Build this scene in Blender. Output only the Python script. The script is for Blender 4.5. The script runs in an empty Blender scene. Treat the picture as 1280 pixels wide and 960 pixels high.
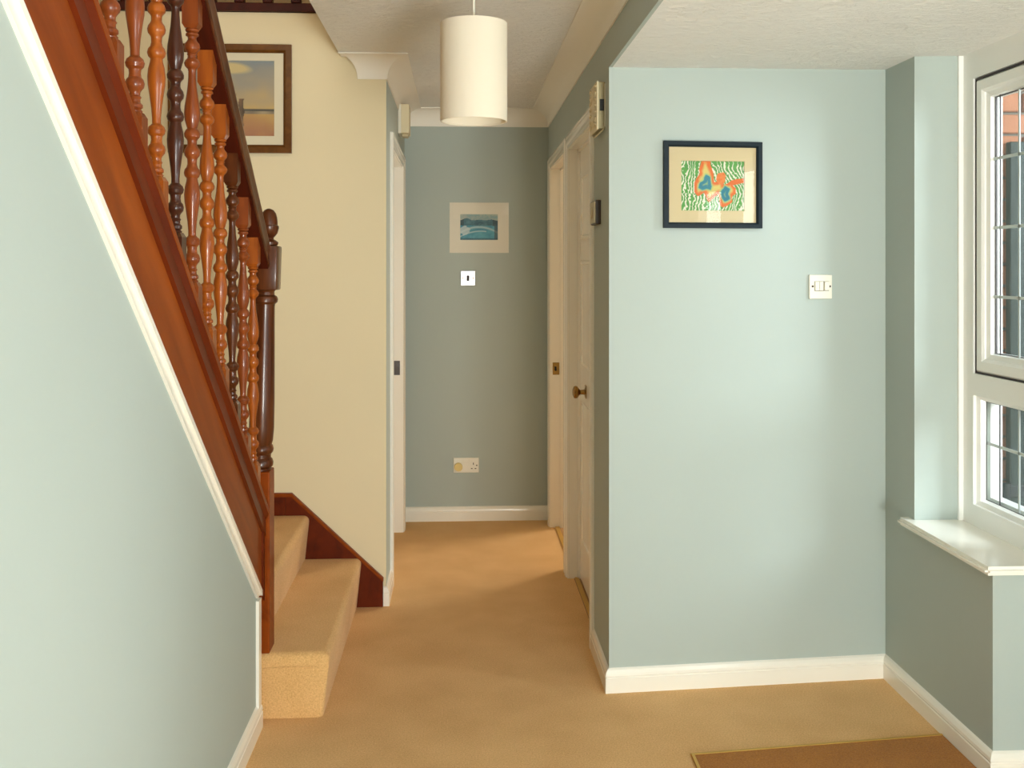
import bpy, bmesh, math, random
from mathutils import Vector, Matrix

random.seed(7)
S = bpy.context.scene
COL = S.collection
pi = math.pi

# ------------------------------------------------------------------ camera
F, CX, HY, VP, EYE = 1270.0, 640.0, 335.0, 575.0, 1.486
cam = bpy.data.objects.new('camera', bpy.data.cameras.new('camera'))
COL.objects.link(cam)
cam.location = (0, 0, EYE)
cam.rotation_euler = (pi / 2, 0, -math.atan((CX - VP) / F))
cam.data.sensor_width = 36.0
cam.data.lens = F / 1280 * 36.0
cam.data.shift_y = -(480 - HY) / 1280
cam.data.clip_start = 0.05
S.camera = cam

# ------------------------------------------------------------------ world, exposure
W = bpy.data.worlds.new('world'); S.world = W; W.use_nodes = True
bg = W.node_tree.nodes['Background']
bg.inputs['Color'].default_value = (0.86, 0.94, 1.0, 1); bg.inputs['Strength'].default_value = 1.6
vs = S.view_settings
vs.view_transform = 'Standard'; vs.look = 'None'; vs.gamma = 1.0; vs.use_curve_mapping = False
vs.exposure = 0.06
S.cycles.use_denoising = True
S.cycles.max_bounces = 10; S.cycles.diffuse_bounces = 6; S.cycles.glossy_bounces = 4
S.cycles.transmission_bounces = 6; S.cycles.transparent_max_bounces = 12
S.cycles.sample_clamp_indirect = 8.0
S.cycles.caustics_reflective = False; S.cycles.caustics_refractive = False


def area(name, loc, target, sx, sy, power, color):
    d = bpy.data.lights.new(name, 'AREA'); d.shape = 'RECTANGLE'
    d.size, d.size_y, d.energy, d.color = sx, sy, power, color
    o = bpy.data.objects.new(name, d); COL.objects.link(o)
    o.location = loc
    o.rotation_euler = (Vector(target) - Vector(loc)).to_track_quat('-Z', 'Y').to_euler()
    return o


DAY = (0.98, 0.985, 1.0)
area('daylight_front_door', (2.05, 1.15, 1.80), (1.0, 1.15, 1.75), 1.2, 0.6, 24, DAY)
area('daylight_front_window', (2.2, -0.15, 1.1), (0.3, 1.2, 1.7), 2.0, 1.3, 14, DAY)  # stands in for daylight through the unseen side window
area('daylight_back_window', (1.18, -1.95, 1.15), (0.8, 1.5, 1.6), 1.3, 1.5, 92, DAY)  # stands in for daylight through the unseen window behind
area('ceiling_fill_back', (1.2, -2.5, 0.12), (1.0, 2.4, 2.2), 1.6, 1.4, 450, (0.98, 0.98, 0.93))  # upward lamp added outside to brighten the ceilings, like light off paving
area('ceiling_fill_side', (2.6, 0.2, 0.15), (0.7, 2.0, 2.3), 1.6, 1.2, 26, (0.98, 0.98, 0.93))  # second added upward lamp, aimed in through the unseen side window
area('daylight_bay_window', (3.3, 2.1, 2.1), (1.6, 3.2, 0.75), 0.9, 1.3, 105, (0.86, 0.94, 1.0))
area('landing_fill', (-0.4, -1.2, 4.1), (-0.8, 4.0, 2.2), 1.6, 1.0, 46, (1.0, 0.95, 0.85))  # unseen lamp added upstairs to light the cream stair wall
area('daylight_far_room', (2.75, 7.0, 1.55), (0.0, 4.4, 0.5), 1.3, 1.3, 85, (1.0, 0.90, 0.75))

# ------------------------------------------------------------------ materials
MATS = {}


def nodes_of(m):
    m.use_nodes = True
    nt = m.node_tree
    return nt, nt.nodes['Principled BSDF']


def mat(name, col, rough=0.5, metal=0.0, noise=None, bump=None, coat=0.0, spec=None, trans=0.0):
    """noise=(scale, amount) mottles the colour; bump=(scale, strength, distance)."""
    if name in MATS:
        return MATS[name]
    m = bpy.data.materials.new(name); nt, b = nodes_of(m)
    b.inputs['Base Color'].default_value = (*col, 1)
    b.inputs['Roughness'].default_value = rough
    b.inputs['Metallic'].default_value = metal
    if coat:
        b.inputs['Coat Weight'].default_value = coat
        b.inputs['Coat Roughness'].default_value = 0.12
    if spec is not None:
        b.inputs['Specular IOR Level'].default_value = spec
    tc = nt.nodes.new('ShaderNodeTexCoord')
    if noise:
        n = nt.nodes.new('ShaderNodeTexNoise'); n.inputs['Scale'].default_value = noise[0]; n.inputs['Detail'].default_value = 5
        nt.links.new(tc.outputs['Object'], n.inputs['Vector'])
        mx = nt.nodes.new('ShaderNodeMix'); mx.data_type = 'RGBA'
        a = noise[1]
        mx.inputs[6].default_value = (*[c * (1 - a) for c in col], 1)
        mx.inputs[7].default_value = (*[min(1, c * (1 + a)) for c in col], 1)
        nt.links.new(n.outputs['Fac'], mx.inputs[0]); nt.links.new(mx.outputs[2], b.inputs['Base Color'])
    if bump:
        n = nt.nodes.new('ShaderNodeTexNoise'); n.inputs['Scale'].default_value = bump[0]; n.inputs['Detail'].default_value = 6
        nt.links.new(tc.outputs['Object'], n.inputs['Vector'])
        bp = nt.nodes.new('ShaderNodeBump'); bp.inputs['Strength'].default_value = bump[1]; bp.inputs['Distance'].default_value = bump[2]
        nt.links.new(n.outputs['Fac'], bp.inputs['Height']); nt.links.new(bp.outputs['Normal'], b.inputs['Normal'])
    MATS[name] = m
    return m


def wood(name, dark, light, scale=(30, 30, 2.2), rough=0.3, coat=0.4, rot=0.0, spec=0.25):
    m = bpy.data.materials.new(name); nt, b = nodes_of(m)
    tc = nt.nodes.new('ShaderNodeTexCoord'); mp = nt.nodes.new('ShaderNodeMapping')
    mp.inputs['Scale'].default_value = scale
    ro = nt.nodes.new('ShaderNodeMapping'); ro.inputs['Rotation'].default_value = (rot, 0, 0)
    nt.links.new(tc.outputs['Object'], ro.inputs['Vector']); nt.links.new(ro.outputs['Vector'], mp.inputs['Vector'])
    n = nt.nodes.new('ShaderNodeTexNoise'); n.inputs['Scale'].default_value = 1.6; n.inputs['Detail'].default_value = 7
    n.inputs['Distortion'].default_value = 0.8
    nt.links.new(mp.outputs['Vector'], n.inputs['Vector'])
    r = nt.nodes.new('ShaderNodeValToRGB')
    r.color_ramp.elements[0].position = 0.3; r.color_ramp.elements[0].color = (*dark, 1)
    r.color_ramp.elements[1].position = 0.72; r.color_ramp.elements[1].color = (*light, 1)
    nt.links.new(n.outputs['Fac'], r.inputs['Fac']); nt.links.new(r.outputs['Color'], b.inputs['Base Color'])
    b.inputs['Roughness'].default_value = rough
    b.inputs['Coat Weight'].default_value = coat; b.inputs['Coat Roughness'].default_value = 0.07; b.inputs['Specular IOR Level'].default_value = spec
    MATS[name] = m
    return m


def carpet(name, a, c):
    m = bpy.data.materials.new(name); nt, b = nodes_of(m)
    tc = nt.nodes.new('ShaderNodeTexCoord')
    n = nt.nodes.new('ShaderNodeTexNoise'); n.inputs['Scale'].default_value = 210; n.inputs['Detail'].default_value = 3
    n2 = nt.nodes.new('ShaderNodeTexNoise'); n2.inputs['Scale'].default_value = 5; n2.inputs['Detail'].default_value = 4
    for k in (n, n2):
        nt.links.new(tc.outputs['Object'], k.inputs['Vector'])
    ad = nt.nodes.new('ShaderNodeMath'); ad.operation = 'MULTIPLY_ADD'; ad.inputs[1].default_value = 0.72
    sc = nt.nodes.new('ShaderNodeMath'); sc.operation = 'MULTIPLY'; sc.inputs[1].default_value = 0.28
    nt.links.new(n2.outputs['Fac'], sc.inputs[0]); nt.links.new(n.outputs['Fac'], ad.inputs[0]); nt.links.new(sc.outputs[0], ad.inputs[2])
    r = nt.nodes.new('ShaderNodeValToRGB')
    r.color_ramp.elements[0].position = 0.32; r.color_ramp.elements[0].color = (*a, 1)
    r.color_ramp.elements[1].position = 0.68; r.color_ramp.elements[1].color = (*c, 1)
    nt.links.new(ad.outputs[0], r.inputs['Fac']); nt.links.new(r.outputs['Color'], b.inputs['Base Color'])
    b.inputs['Roughness'].default_value = 0.95; b.inputs['Specular IOR Level'].default_value = 0.1
    b.inputs['Sheen Weight'].default_value = 0.15
    n3 = nt.nodes.new('ShaderNodeTexNoise'); n3.inputs['Scale'].default_value = 420; n3.inputs['Detail'].default_value = 2
    nt.links.new(tc.outputs['Object'], n3.inputs['Vector'])
    bp = nt.nodes.new('ShaderNodeBump'); bp.inputs['Strength'].default_value = 0.6; bp.inputs['Distance'].default_value = 0.004
    nt.links.new(n3.outputs['Fac'], bp.inputs['Height']); nt.links.new(bp.outputs['Normal'], b.inputs['Normal'])
    MATS[name] = m
    return m


def artex(name, col):
    """swirled textured ceiling: short combed ridges of plaster"""
    m = bpy.data.materials.new(name); nt, b = nodes_of(m)
    b.inputs['Base Color'].default_value = (*col, 1); b.inputs['Roughness'].default_value = 0.55
    tc = nt.nodes.new('ShaderNodeTexCoord')
    mp = nt.nodes.new('ShaderNodeMapping'); mp.inputs['Scale'].default_value = (1.0, 2.6, 1.0); mp.inputs['Rotation'].default_value = (0, 0, 0.35)
    nt.links.new(tc.outputs['Object'], mp.inputs['Vector'])
    n = nt.nodes.new('ShaderNodeTexNoise'); n.inputs['Scale'].default_value = 13; n.inputs['Detail'].default_value = 9
    n.inputs['Roughness'].default_value = 0.62; n.inputs['Distortion'].default_value = 2.2
    nt.links.new(mp.outputs['Vector'], n.inputs['Vector'])
    r = nt.nodes.new('ShaderNodeValToRGB')
    r.color_ramp.elements[0].position = 0.42; r.color_ramp.elements[1].position = 0.70
    nt.links.new(n.outputs['Fac'], r.inputs['Fac'])
    bp = nt.nodes.new('ShaderNodeBump'); bp.inputs['Strength'].default_value = 0.72; bp.inputs['Distance'].default_value = 0.015
    nt.links.new(r.outputs['Color'], bp.inputs['Height']); nt.links.new(bp.outputs['Normal'], b.inputs['Normal'])
    MATS[name] = m
    return m


def glazing(name, tint=(1, 1, 1), ior=1.5):
    m = bpy.data.materials.new(name); m.use_nodes = True; nt = m.node_tree
    nt.nodes.remove(nt.nodes['Principled BSDF'])
    out = nt.nodes['Material Output']
    t = nt.nodes.new('ShaderNodeBsdfTransparent'); t.inputs['Color'].default_value = (*tint, 1)
    g = nt.nodes.new('ShaderNodeBsdfGlossy'); g.inputs['Roughness'].default_value = 0.0
    fr = nt.nodes.new('ShaderNodeFresnel'); ge = nt.nodes.new('ShaderNodeNewGeometry')
    # same reflectance on both faces of the thin pane
    mr = nt.nodes.new('ShaderNodeMapRange'); mr.inputs['To Min'].default_value = ior; mr.inputs['To Max'].default_value = 1 / ior
    nt.links.new(ge.outputs['Backfacing'], mr.inputs['Value']); nt.links.new(mr.outputs['Result'], fr.inputs['IOR'])
    mx = nt.nodes.new('ShaderNodeMixShader')
    nt.links.new(fr.outputs[0], mx.inputs[0]); nt.links.new(t.outputs[0], mx.inputs[1]); nt.links.new(g.outputs[0], mx.inputs[2])
    nt.links.new(mx.outputs[0], out.inputs['Surface'])
    MATS[name] = m
    return m


def print_mat(name):
    m = bpy.data.materials.new(name); nt, b = nodes_of(m)
    a = nt.nodes.new('ShaderNodeAttribute'); a.attribute_name = 'ink'
    nt.links.new(a.outputs['Color'], b.inputs['Base Color']); b.inputs['Roughness'].default_value = 0.6
    MATS[name] = m
    return m


def lin(r, g, b):
    f = lambda v: (v / 255 / 12.92) if v <= 10 else ((v / 255 + 0.055) / 1.055) ** 2.4
    return (f(r), f(g), f(b))


M_BLUE = mat('duck_egg_wall_paint', lin(174, 185, 180), 0.75, noise=(2.2, 0.035), bump=(55, 0.12, 0.002))
M_CREAM = mat('cream_wall_paint', lin(227, 214, 180), 0.75, noise=(2.5, 0.03), bump=(55, 0.1, 0.002))
M_GLOSS = mat('white_gloss_paint', lin(243, 239, 229), 0.22, noise=(3.0, 0.03), coat=0.3)
M_COVE = mat('white_coving_paint', lin(240, 236, 226), 0.6)
M_ARTEX = artex('textured_ceiling_plaster', lin(246, 244, 238))
M_UPVC = mat('white_window_plastic', lin(240, 240, 236), 0.3, coat=0.2)
M_CARPET = carpet('beige_carpet', lin(206, 157, 96), lin(240, 196, 136))
M_MAT = carpet('brown_mat_pile', lin(148, 90, 22), lin(184, 122, 42))
M_BRASS = mat('polished_brass', lin(205, 165, 85), 0.28, 1.0)
M_DARKBRASS = mat('dark_brass', lin(158, 122, 66), 0.25, 1.0)  # tone darkened for the dark reflections on polished brass
M_GOLD = mat('brushed_brass_strip', lin(206, 164, 80), 0.45, 0.55)
M_STEEL = mat('brushed_steel', lin(215, 215, 220), 0.4, 1.0)
M_PLASTIC = mat('white_electrical_plastic', lin(234, 230, 216), 0.3)
M_IVORY = mat('ivory_plastic', lin(225, 212, 178), 0.4)
M_BEIGE = mat('beige_plastic', lin(196, 184, 150), 0.35)
M_YELLOWED = mat('yellowed_plastic', lin(222, 200, 130), 0.45)
M_BLACK = mat('black_hole', lin(24, 22, 20), 0.6)
M_BROWN = mat('dark_brown_plastic', lin(62, 48, 38), 0.35)
RAKE = math.atan(0.795)
M_STRING = wood('mahogany_boards', lin(116, 47, 5), lin(150, 70, 14), scale=(9, 0.9, 9), rough=0.4, coat=0.08, spec=0.12, rot=RAKE)
M_REDWOOD = wood('dark_mahogany', lin(80, 24, 3), lin(108, 38, 7), scale=(10, 1.0, 10), rough=0.4, coat=0.12, spec=0.15, rot=RAKE)
M_BAL = wood('orange_brown_wood', lin(126, 56, 10), lin(176, 94, 26), rough=0.4)
M_BALRED = wood('red_brown_wood', lin(108, 46, 14), lin(148, 74, 28), rough=0.4)
M_BALDARK = wood('dark_brown_wood', lin(50, 22, 13), lin(82, 42, 26), coat=0.3)
M_NEWEL = wood('walnut_brown_wood', lin(64, 28, 10), lin(102, 54, 24), coat=0.25)
M_FILLET = wood('deep_red_mahogany', lin(52, 12, 3), lin(76, 22, 6), scale=(10, 1.0, 10), rough=0.5, coat=0.0, rot=RAKE)
M_FRAMEBROWN = wood('brown_frame_wood', lin(84, 50, 16), lin(112, 70, 26), scale=(14, 14, 14))
M_FRAMEBLACK = mat('blue_black_frame', lin(24, 36, 44), 0.55, spec=0.2)
M_MOUNT = mat('cream_mount_card', lin(206, 188, 148), 0.8)
M_MOUNTPALE = mat('pale_mount_card', lin(226, 218, 192), 0.8)
M_MOUNTSTONE = mat('stone_mount_card', lin(232, 226, 210), 0.7)
M_PRINT = print_mat('printed_picture')
M_GLASS = glazing('picture_glass', ior=1.5)
M_PANE = glazing('window_glass', tint=(0.97, 0.99, 0.98), ior=1.45)
M_LEAD = mat('lead_strip', lin(205, 212, 210), 0.4, 0.3)
M_GASKET = mat('dark_rubber_gasket', lin(58, 50, 52), 0.6)
M_BRICK = mat('orange_brick', lin(148, 96, 68), 0.85, noise=(14, 0.22), bump=(60, 0.5, 0.004))
M_BRICK2 = mat('rosy_brick', lin(134, 86, 64), 0.85, noise=(14, 0.22), bump=(60, 0.5, 0.004))
M_MORTAR = mat('grey_mortar', lin(120, 112, 102), 0.95, noise=(30, 0.15))
M_GATE = wood('grey_green_stained_boards', lin(24, 32, 30), lin(38, 48, 44), scale=(24, 24, 2), rough=0.6, coat=0.0)
M_IRON = mat('black_iron', lin(30, 32, 34), 0.5, 0.3)
M_PAVING = mat('grey_paving', lin(150, 146, 138), 0.9, noise=(4, 0.2))
M_LAMINATE = wood('oak_laminate', lin(150, 106, 60), lin(186, 140, 90), scale=(12, 1.5, 1), rough=0.4, coat=0.1)
M_BULB = mat('opal_bulb_glass', lin(240, 236, 226), 0.2)


def shade_mat():
    m = bpy.data.materials.new('cream_linen_shade'); m.use_nodes = True; nt = m.node_tree
    b = nt.nodes['Principled BSDF']; out = nt.nodes['Material Output']
    col = lin(248, 242, 228)
    tc = nt.nodes.new('ShaderNodeTexCoord'); mp = nt.nodes.new('ShaderNodeMapping'); mp.inputs['Scale'].default_value = (60, 60, 700)
    n = nt.nodes.new('ShaderNodeTexNoise'); n.inputs['Scale'].default_value = 1.0; n.inputs['Detail'].default_value = 3
    nt.links.new(tc.outputs['Object'], mp.inputs['Vector']); nt.links.new(mp.outputs['Vector'], n.inputs['Vector'])
    bp = nt.nodes.new('ShaderNodeBump'); bp.inputs['Strength'].default_value = 0.25; bp.inputs['Distance'].default_value = 0.001
    nt.links.new(n.outputs['Fac'], bp.inputs['Height']); nt.links.new(bp.outputs['Normal'], b.inputs['Normal'])
    b.inputs['Base Color'].default_value = (*col, 1); b.inputs['Roughness'].default_value = 0.85
    t = nt.nodes.new('ShaderNodeBsdfTranslucent'); t.inputs['Color'].default_value = (*lin(252, 242, 222), 1)
    mx = nt.nodes.new('ShaderNodeMixShader'); mx.inputs[0].default_value = 0.35
    nt.links.new(b.outputs[0], mx.inputs[1]); nt.links.new(t.outputs[0], mx.inputs[2]); nt.links.new(mx.outputs[0], out.inputs['Surface'])
    return m


M_SHADE = shade_mat()

# ------------------------------------------------------------------ mesh helpers


def BM():
    return bmesh.new()


def box(bm, x0, x1, y0, y1, z0, z1, bevel=0.0, seg=2):
    r = bmesh.ops.create_cube(bm, size=1.0)
    vs_ = r['verts']
    for v in vs_:
        v.co = Vector(((x0 + x1) / 2 + v.co.x * (x1 - x0), (y0 + y1) / 2 + v.co.y * (y1 - y0), (z0 + z1) / 2 + v.co.z * (z1 - z0)))
    if bevel:
        es = list({e for v in vs_ for e in v.link_edges})
        bmesh.ops.bevel(bm, geom=es, offset=bevel, segments=seg, affect='EDGES', profile=0.5)
    return vs_


def loft(bm, rings, cap=True, closed=True):
    """rings of equally many points -> skin"""
    vr = [[bm.verts.new(p) for p in ring] for ring in rings]
    n = len(vr[0])
    for a, b in zip(vr, vr[1:]):
        for i in range(n if closed else n - 1):
            j = (i + 1) % n
            bm.faces.new((a[i], a[j], b[j], b[i]))
    if cap:
        bm.faces.new(list(reversed(vr[0]))); bm.faces.new(vr[-1])
    return vr


def prism(bm, pts, vec):
    v = Vector(vec)
    return loft(bm, [[Vector(p) for p in pts], [Vector(p) + v for p in pts]])


def run(bm, prof, p0, p1, out, m0=0.0, m1=0.0, up=(0, 0, 1)):
    """moulding: profile (outward, up) swept from p0 to p1; m = mitre (+ lengthens with outward distance)."""
    p0, p1, out, up = Vector(p0), Vector(p1), Vector(out).normalized(), Vector(up)
    d = (p1 - p0).normalized()
    loft(bm, [[p0 + out * a + up * b - d * (a * m0) for a, b in prof], [p1 + out * a + up * b + d * (a * m1) for a, b in prof]])


def lathe(bm, prof, c=(0, 0), seg=20, axis='z', origin=(0, 0, 0)):
    rings = []
    for r, z in prof:
        ring = []
        for i in range(seg):
            t = 2 * pi * i / seg
            a, b = r * math.cos(t), r * math.sin(t)
            if axis == 'z':
                p = Vector((c[0] + a, c[1] + b, z))
            elif axis == 'x':
                p = Vector((z, a, b))
            else:
                p = Vector((a, z, b))
            ring.append(p + Vector(origin))
        rings.append(ring)
    loft(bm, rings)


def tube(bm, pts, r, seg=8):
    pts = [Vector(p) for p in pts]
    rings = []
    for i, p in enumerate(pts):
        d = (pts[min(i + 1, len(pts) - 1)] - pts[max(i - 1, 0)]).normalized()
        a = d.orthogonal().normalized() if i == 0 else (a - d * a.dot(d)).normalized()
        b = d.cross(a)
        rings.append([p + (a * math.cos(2 * pi * k / seg) + b * math.sin(2 * pi * k / seg)) * r for k in range(seg)])
    loft(bm, rings)


def frame_ring(bm, P, w, h, prof):
    """mitred picture-frame ring; P(u,v,d) maps to space; prof list of (inset, depth)."""
    rings = []
    for u, v, su, sv in ((0, 0, 1, 1), (w, 0, -1, 1), (w, h, -1, -1), (0, h, 1, -1)):
        rings.append([P(u + su * i, v + sv * i, d) for i, d in prof])
    rings.append(rings[0])
    vr = [[bm.verts.new(p) for p in ring] for ring in rings[:4]]
    n = len(prof)
    for k in range(4):
        a, b = vr[k], vr[(k + 1) % 4]
        for i in range(n):
            j = (i + 1) % n
            bm.faces.new((a[i], a[j], b[j], b[i]))


def finish(bm, smooth=None):
    bmesh.ops.recalc_face_normals(bm, faces=bm.faces)
    if smooth:
        for f in bm.faces:
            f.smooth = True
        for e in bm.edges:
            if len(e.link_faces) == 2 and e.calc_face_angle(0) > smooth:
                e.smooth = False


def obj(name, bm, m, parent=None, label=None, smooth=None, kind=None, cat=None, group=None):
    finish(bm, smooth)
    me = bpy.data.meshes.new(name); bm.to_mesh(me); bm.free()
    me.materials.append(m)
    return link(name, me, parent, label, kind, cat, group)


def link(name, me, parent=None, label=None, kind=None, cat=None, group=None):
    o = bpy.data.objects.new(name, me); COL.objects.link(o)
    if parent is not None:
        o.parent = parent
        o.matrix_parent_inverse = Matrix.Translation(-base_of(parent))
    for k, v in (('label', label), ('kind', kind), ('category', cat), ('group', group)):
        if v:
            o[k] = v
    return o


def base_of(o):
    v = Vector(o.location)
    return v


def thing(name, loc, label, cat, group=None, kind=None):
    o = bpy.data.objects.new(name, None); COL.objects.link(o)
    o.location = loc; o.empty_display_size = 0.1
    o['label'] = label; o['category'] = cat
    if group: o['group'] = group
    if kind: o['kind'] = kind
    return o


def struct(name, bm, m, label, cat, smooth=None):
    return obj(name, bm, m, None, label, smooth, 'structure', cat)


def sbox(name, m, label, cat, *boxes):
    bm = BM()
    for b in boxes:
        box(bm, *b)
    return struct(name, bm, m, label, cat)


# ------------------------------------------------------------------ shell
XR, XL = 0.522, -0.325            # corridor walls
YE = 5.985                        # end wall
CEIL, LOW = 2.415, 2.19           # hall ceiling, lower bay ceiling
PY0, PY1, PX1 = 3.54, 3.62, 1.545 # facing wall runs (XR,PY0)->(PX1,PY1)
XW = 1.71                         # inside of the window frame
BACK = -1.5
pitch = 0.795
zsb = lambda y: 1.232 - pitch * (y - 2.33)   # under the stringer
zbt = lambda y: 1.405 - pitch * (y - 2.5)    # top of base rail
zhb = lambda y: 1.80 - pitch * (y - 3.0)     # under the handrail

sbox('floor', M_CARPET, 'beige carpeted hall floor running into the corridor', 'floor', (-1.6, 1.80, BACK, 6.0, -0.06, 0.0))
sbox('floor_far_room', M_LAMINATE, 'wood floor of the room beyond the far right doorway', 'floor', (0.545, 3.2, 3.75, 7.2, -0.05, 0.0005))

DOORH = 2.055
D1 = (4.0, 4.845); D2 = (4.995, 5.80); D3 = (4.815, 5.735)

bm = BM()
prism(bm, [(XR, PY0, 0), (PX1 + 0.3, PY1 + 0.3 * 0.078, 0), (PX1 + 0.3, PY1 + 0.12, 0), (XR + 0.1, PY0 + 0.12, 0), (XR, PY0 + 0.12, 0)], (0, 0, CEIL + 0.19))
struct('wall_front', bm, M_BLUE, 'pale duck-egg wall facing the viewer, with the black framed picture', 'wall')
sbox('wall_right', M_BLUE, 'shaded duck-egg corridor wall on the right with two doorways', 'wall',
     (XR, XR + 0.1, PY0 + 0.12, D1[0], 0, 2.6), (XR, XR + 0.1, D1[1], D2[0], 0, 2.6), (XR, XR + 0.1, D2[1], YE + 0.1, 0, 2.6),
     (XR, XR + 0.1, D1[0], D1[1], DOORH, 2.6), (XR, XR + 0.1, D2[0], D2[1], DOORH, 2.6))
sbox('wall_end', M_BLUE, 'grey-green wall at the far end of the corridor', 'wall', (XL - 0.1, XR, YE, YE + 0.1, 0, 2.6))
sbox('wall_left_corridor', M_BLUE, 'narrow duck-egg corridor wall on the left with a doorway', 'wall',
     (XL - 0.1, XL, 4.505, D3[0], 0, 2.6), (XL - 0.1, XL, D3[1], YE, 0, 2.6), (XL - 0.1, XL, D3[0], D3[1], DOORH, 2.6))
sbox('wall_stairs', M_CREAM, 'cream wall behind the foot of the stairs', 'wall',
     (-1.5, XL, 4.5, 4.505, 0, 2.605), (-1.5, XL - 0.1, 4.505, 4.6, 0, 2.605))
sbox('wall_left', M_CREAM, 'cream outer wall of the stairwell behind the stairs', 'wall', (-1.6, -1.5, BACK, 6.4, 0, 5.0))

# wall under the stairs, its top edge follows the flight
bm = BM()
ytop = 2.33 - (2.6 - 1.232) / pitch
prism(bm, [(-0.652, BACK, 0), (-0.652, 3.327, 0), (-0.652, 3.327, zsb(3.327)), (-0.652, ytop, 2.6), (-0.652, BACK, 2.6)], (-0.06, 0, 0))
struct('wall_under_stairs', bm, M_BLUE, 'pale duck-egg wall closing in the space under the stairs', 'wall')

# bulkhead between the higher hall ceiling and the lower bay ceiling
sbox('wall_bulkhead', M_BLUE, 'duck-egg strip of wall dropping to the lower bay ceiling', 'wall', (XR, XR + 0.012, BACK, PY0, LOW, 2.6))
sbox('ceiling', M_ARTEX, 'textured off-white hall ceiling', 'ceiling', (-0.523, XR + 0.02, ytop, YE + 0.02, CEIL, 2.6), (-0.72, XR + 0.02, BACK, ytop, CEIL, 2.6))
bm = BM()
prism(bm, [(XR + 0.011, BACK, LOW), (1.82, BACK, LOW + 0.004), (1.82, 3.7, LOW + 0.022), (XR + 0.011, 3.6, LOW)], (0, 0, 0.12))
struct('ceiling_bay', bm, M_ARTEX, 'lower textured white ceiling above the window bay', 'ceiling')

# bay wall: tall pier beside the window, low ledge wall under the sill, outer wall towards the viewer
SILL = 0.628
sbox('wall_bay', M_BLUE, 'shaded duck-egg bay wall under and beside the window', 'wall',
     (PX1, 1.80, 3.384, PY1 + 0.12, 0, LOW + 0.03), (PX1, 1.83, 2.875, 3.384, 0, SILL - 0.024))
sbox('wall_outer', M_BLUE, 'outer wall of the hall beside the front door', 'wall',
     (1.73, 1.83, 2.22, 2.86, 0, LOW + 0.03), (1.73, 1.83, 0.80, 1.18, 0, LOW + 0.03), (1.73, 1.83, 1.18, 2.22, 2.06, LOW + 0.03),
     (1.73, 1.83, BACK, -1.15, 0, LOW + 0.03), (1.73, 1.83, -1.15, 0.80, 0, 0.3), (1.73, 1.83, -1.15, 0.80, 2.1, LOW + 0.03))
sbox('wall_back', M_BLUE, 'hall wall behind the viewer', 'wall',
     (-1.6, 0.66, BACK - 0.1, BACK, 0, 2.6), (1.70, 1.83, BACK - 0.1, BACK, 0, 2.6), (0.66, 1.70, BACK - 0.1, BACK, 2.15, 2.6), (0.66, 1.70, BACK - 0.1, BACK, 0, 0.1))

# upper floor shell
sbox('ceiling_landing', M_COVE, 'upstairs ceiling above the stairwell', 'ceiling', (-1.6, 1.9, BACK - 0.1, 6.4, 5.0, 5.1))
sbox('wall_landing_back', M_CREAM, 'cream upstairs wall beyond the landing', 'wall', (-1.5, 1.9, 6.3, 6.4, 2.6, 5.0))
sbox('wall_landing_right', M_CREAM, 'cream upstairs wall right of the stairwell', 'wall', (0.8, 0.9, BACK, 6.3, 2.6, 5.0))
sbox('wall_landing_front', M_CREAM, 'cream upstairs wall at the head of the stairs', 'wall', (-1.5, 0.9, BACK - 0.1, BACK, 2.6, 5.0))
sbox('floor_landing', M_CARPET, 'carpeted landing floor above the corridor', 'floor', (-1.5, XL, 4.62, 6.3, 2.6, 2.66), (XL, 0.8, 4.62, 6.3, 2.602, 2.66), (-0.50, 0.8, BACK, 4.62, 2.602, 2.66))

# room beyond the far right doorway
sbox('wall_far_room', M_CREAM, 'plain walls of the room beyond the right doorways', 'wall',
     (0.62, 3.2, 7.2, 7.3, 0, 2.5), (3.2, 3.3, 3.8, 7.3, 0, 2.5), (1.83, 3.2, 3.78, 3.88, 0, 2.5), (0.62, 0.72, 6.08, 7.2, 0, 2.5))
sbox('ceiling_far_room', M_COVE, 'ceiling of the room beyond the right doorways', 'ceiling', (0.622, 3.3, 3.75, 7.3, 2.5, 2.58))

# ------------------------------------------------------------------ baseboards, coving
SK = [(0, 0), (0.015, 0), (0.015, 0.051), (0.0125, 0.053), (0.0125, 0.056), (0.0145, 0.059), (0.0130, 0.068), (0.0075, 0.079), (0, 0.084)]


def baseboard(name, label, *runs):
    bm = BM()
    for r in runs:
        run(bm, SK, *r)
    return struct(name, bm, M_GLOSS, label, 'baseboard')


dx = Vector((PX1 - XR, PY1 - PY0, 0)).normalized(); nfw = Vector((dx.y, -dx.x, 0))
baseboard('baseboard_front', 'white moulded skirting board along the facing wall', ((XR, PY0, 0), (PX1, PY1, 0), nfw, 1, -1))
baseboard('baseboard_right', 'short white skirting board beside the near right door', ((XR, 3.936, 0), (XR, PY0, 0), (-1, 0, 0), 0, 1))
baseboard('baseboard_bay', 'white skirting board under the window sill', ((PX1, PY1, 0), (PX1, 2.875, 0), (-1, 0, 0), -1, 1), ((PX1, 2.875, 0), (1.73, 2.875, 0), (0, -1, 0), 1, 0))
baseboard('baseboard_left', 'white skirting board along the wall under the stairs', ((-0.652, 3.327, 0), (-0.652, BACK, 0), (1, 0, 0), 0, 0))
baseboard('baseboard_end', 'white skirting board at the corridor end wall', ((XL, YE, 0), (XR, YE, 0), (0, -1, 0), 0, 0))
baseboard('baseboard_left_corridor', 'short white skirting board at the corridor corner by the stairs', ((XL, 4.5, 0), (XL, 4.752, 0), (1, 0, 0), 1, 0), ((-0.337, 4.5, 0), (XL, 4.5, 0), (0, -1, 0), 0, 1))

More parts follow.
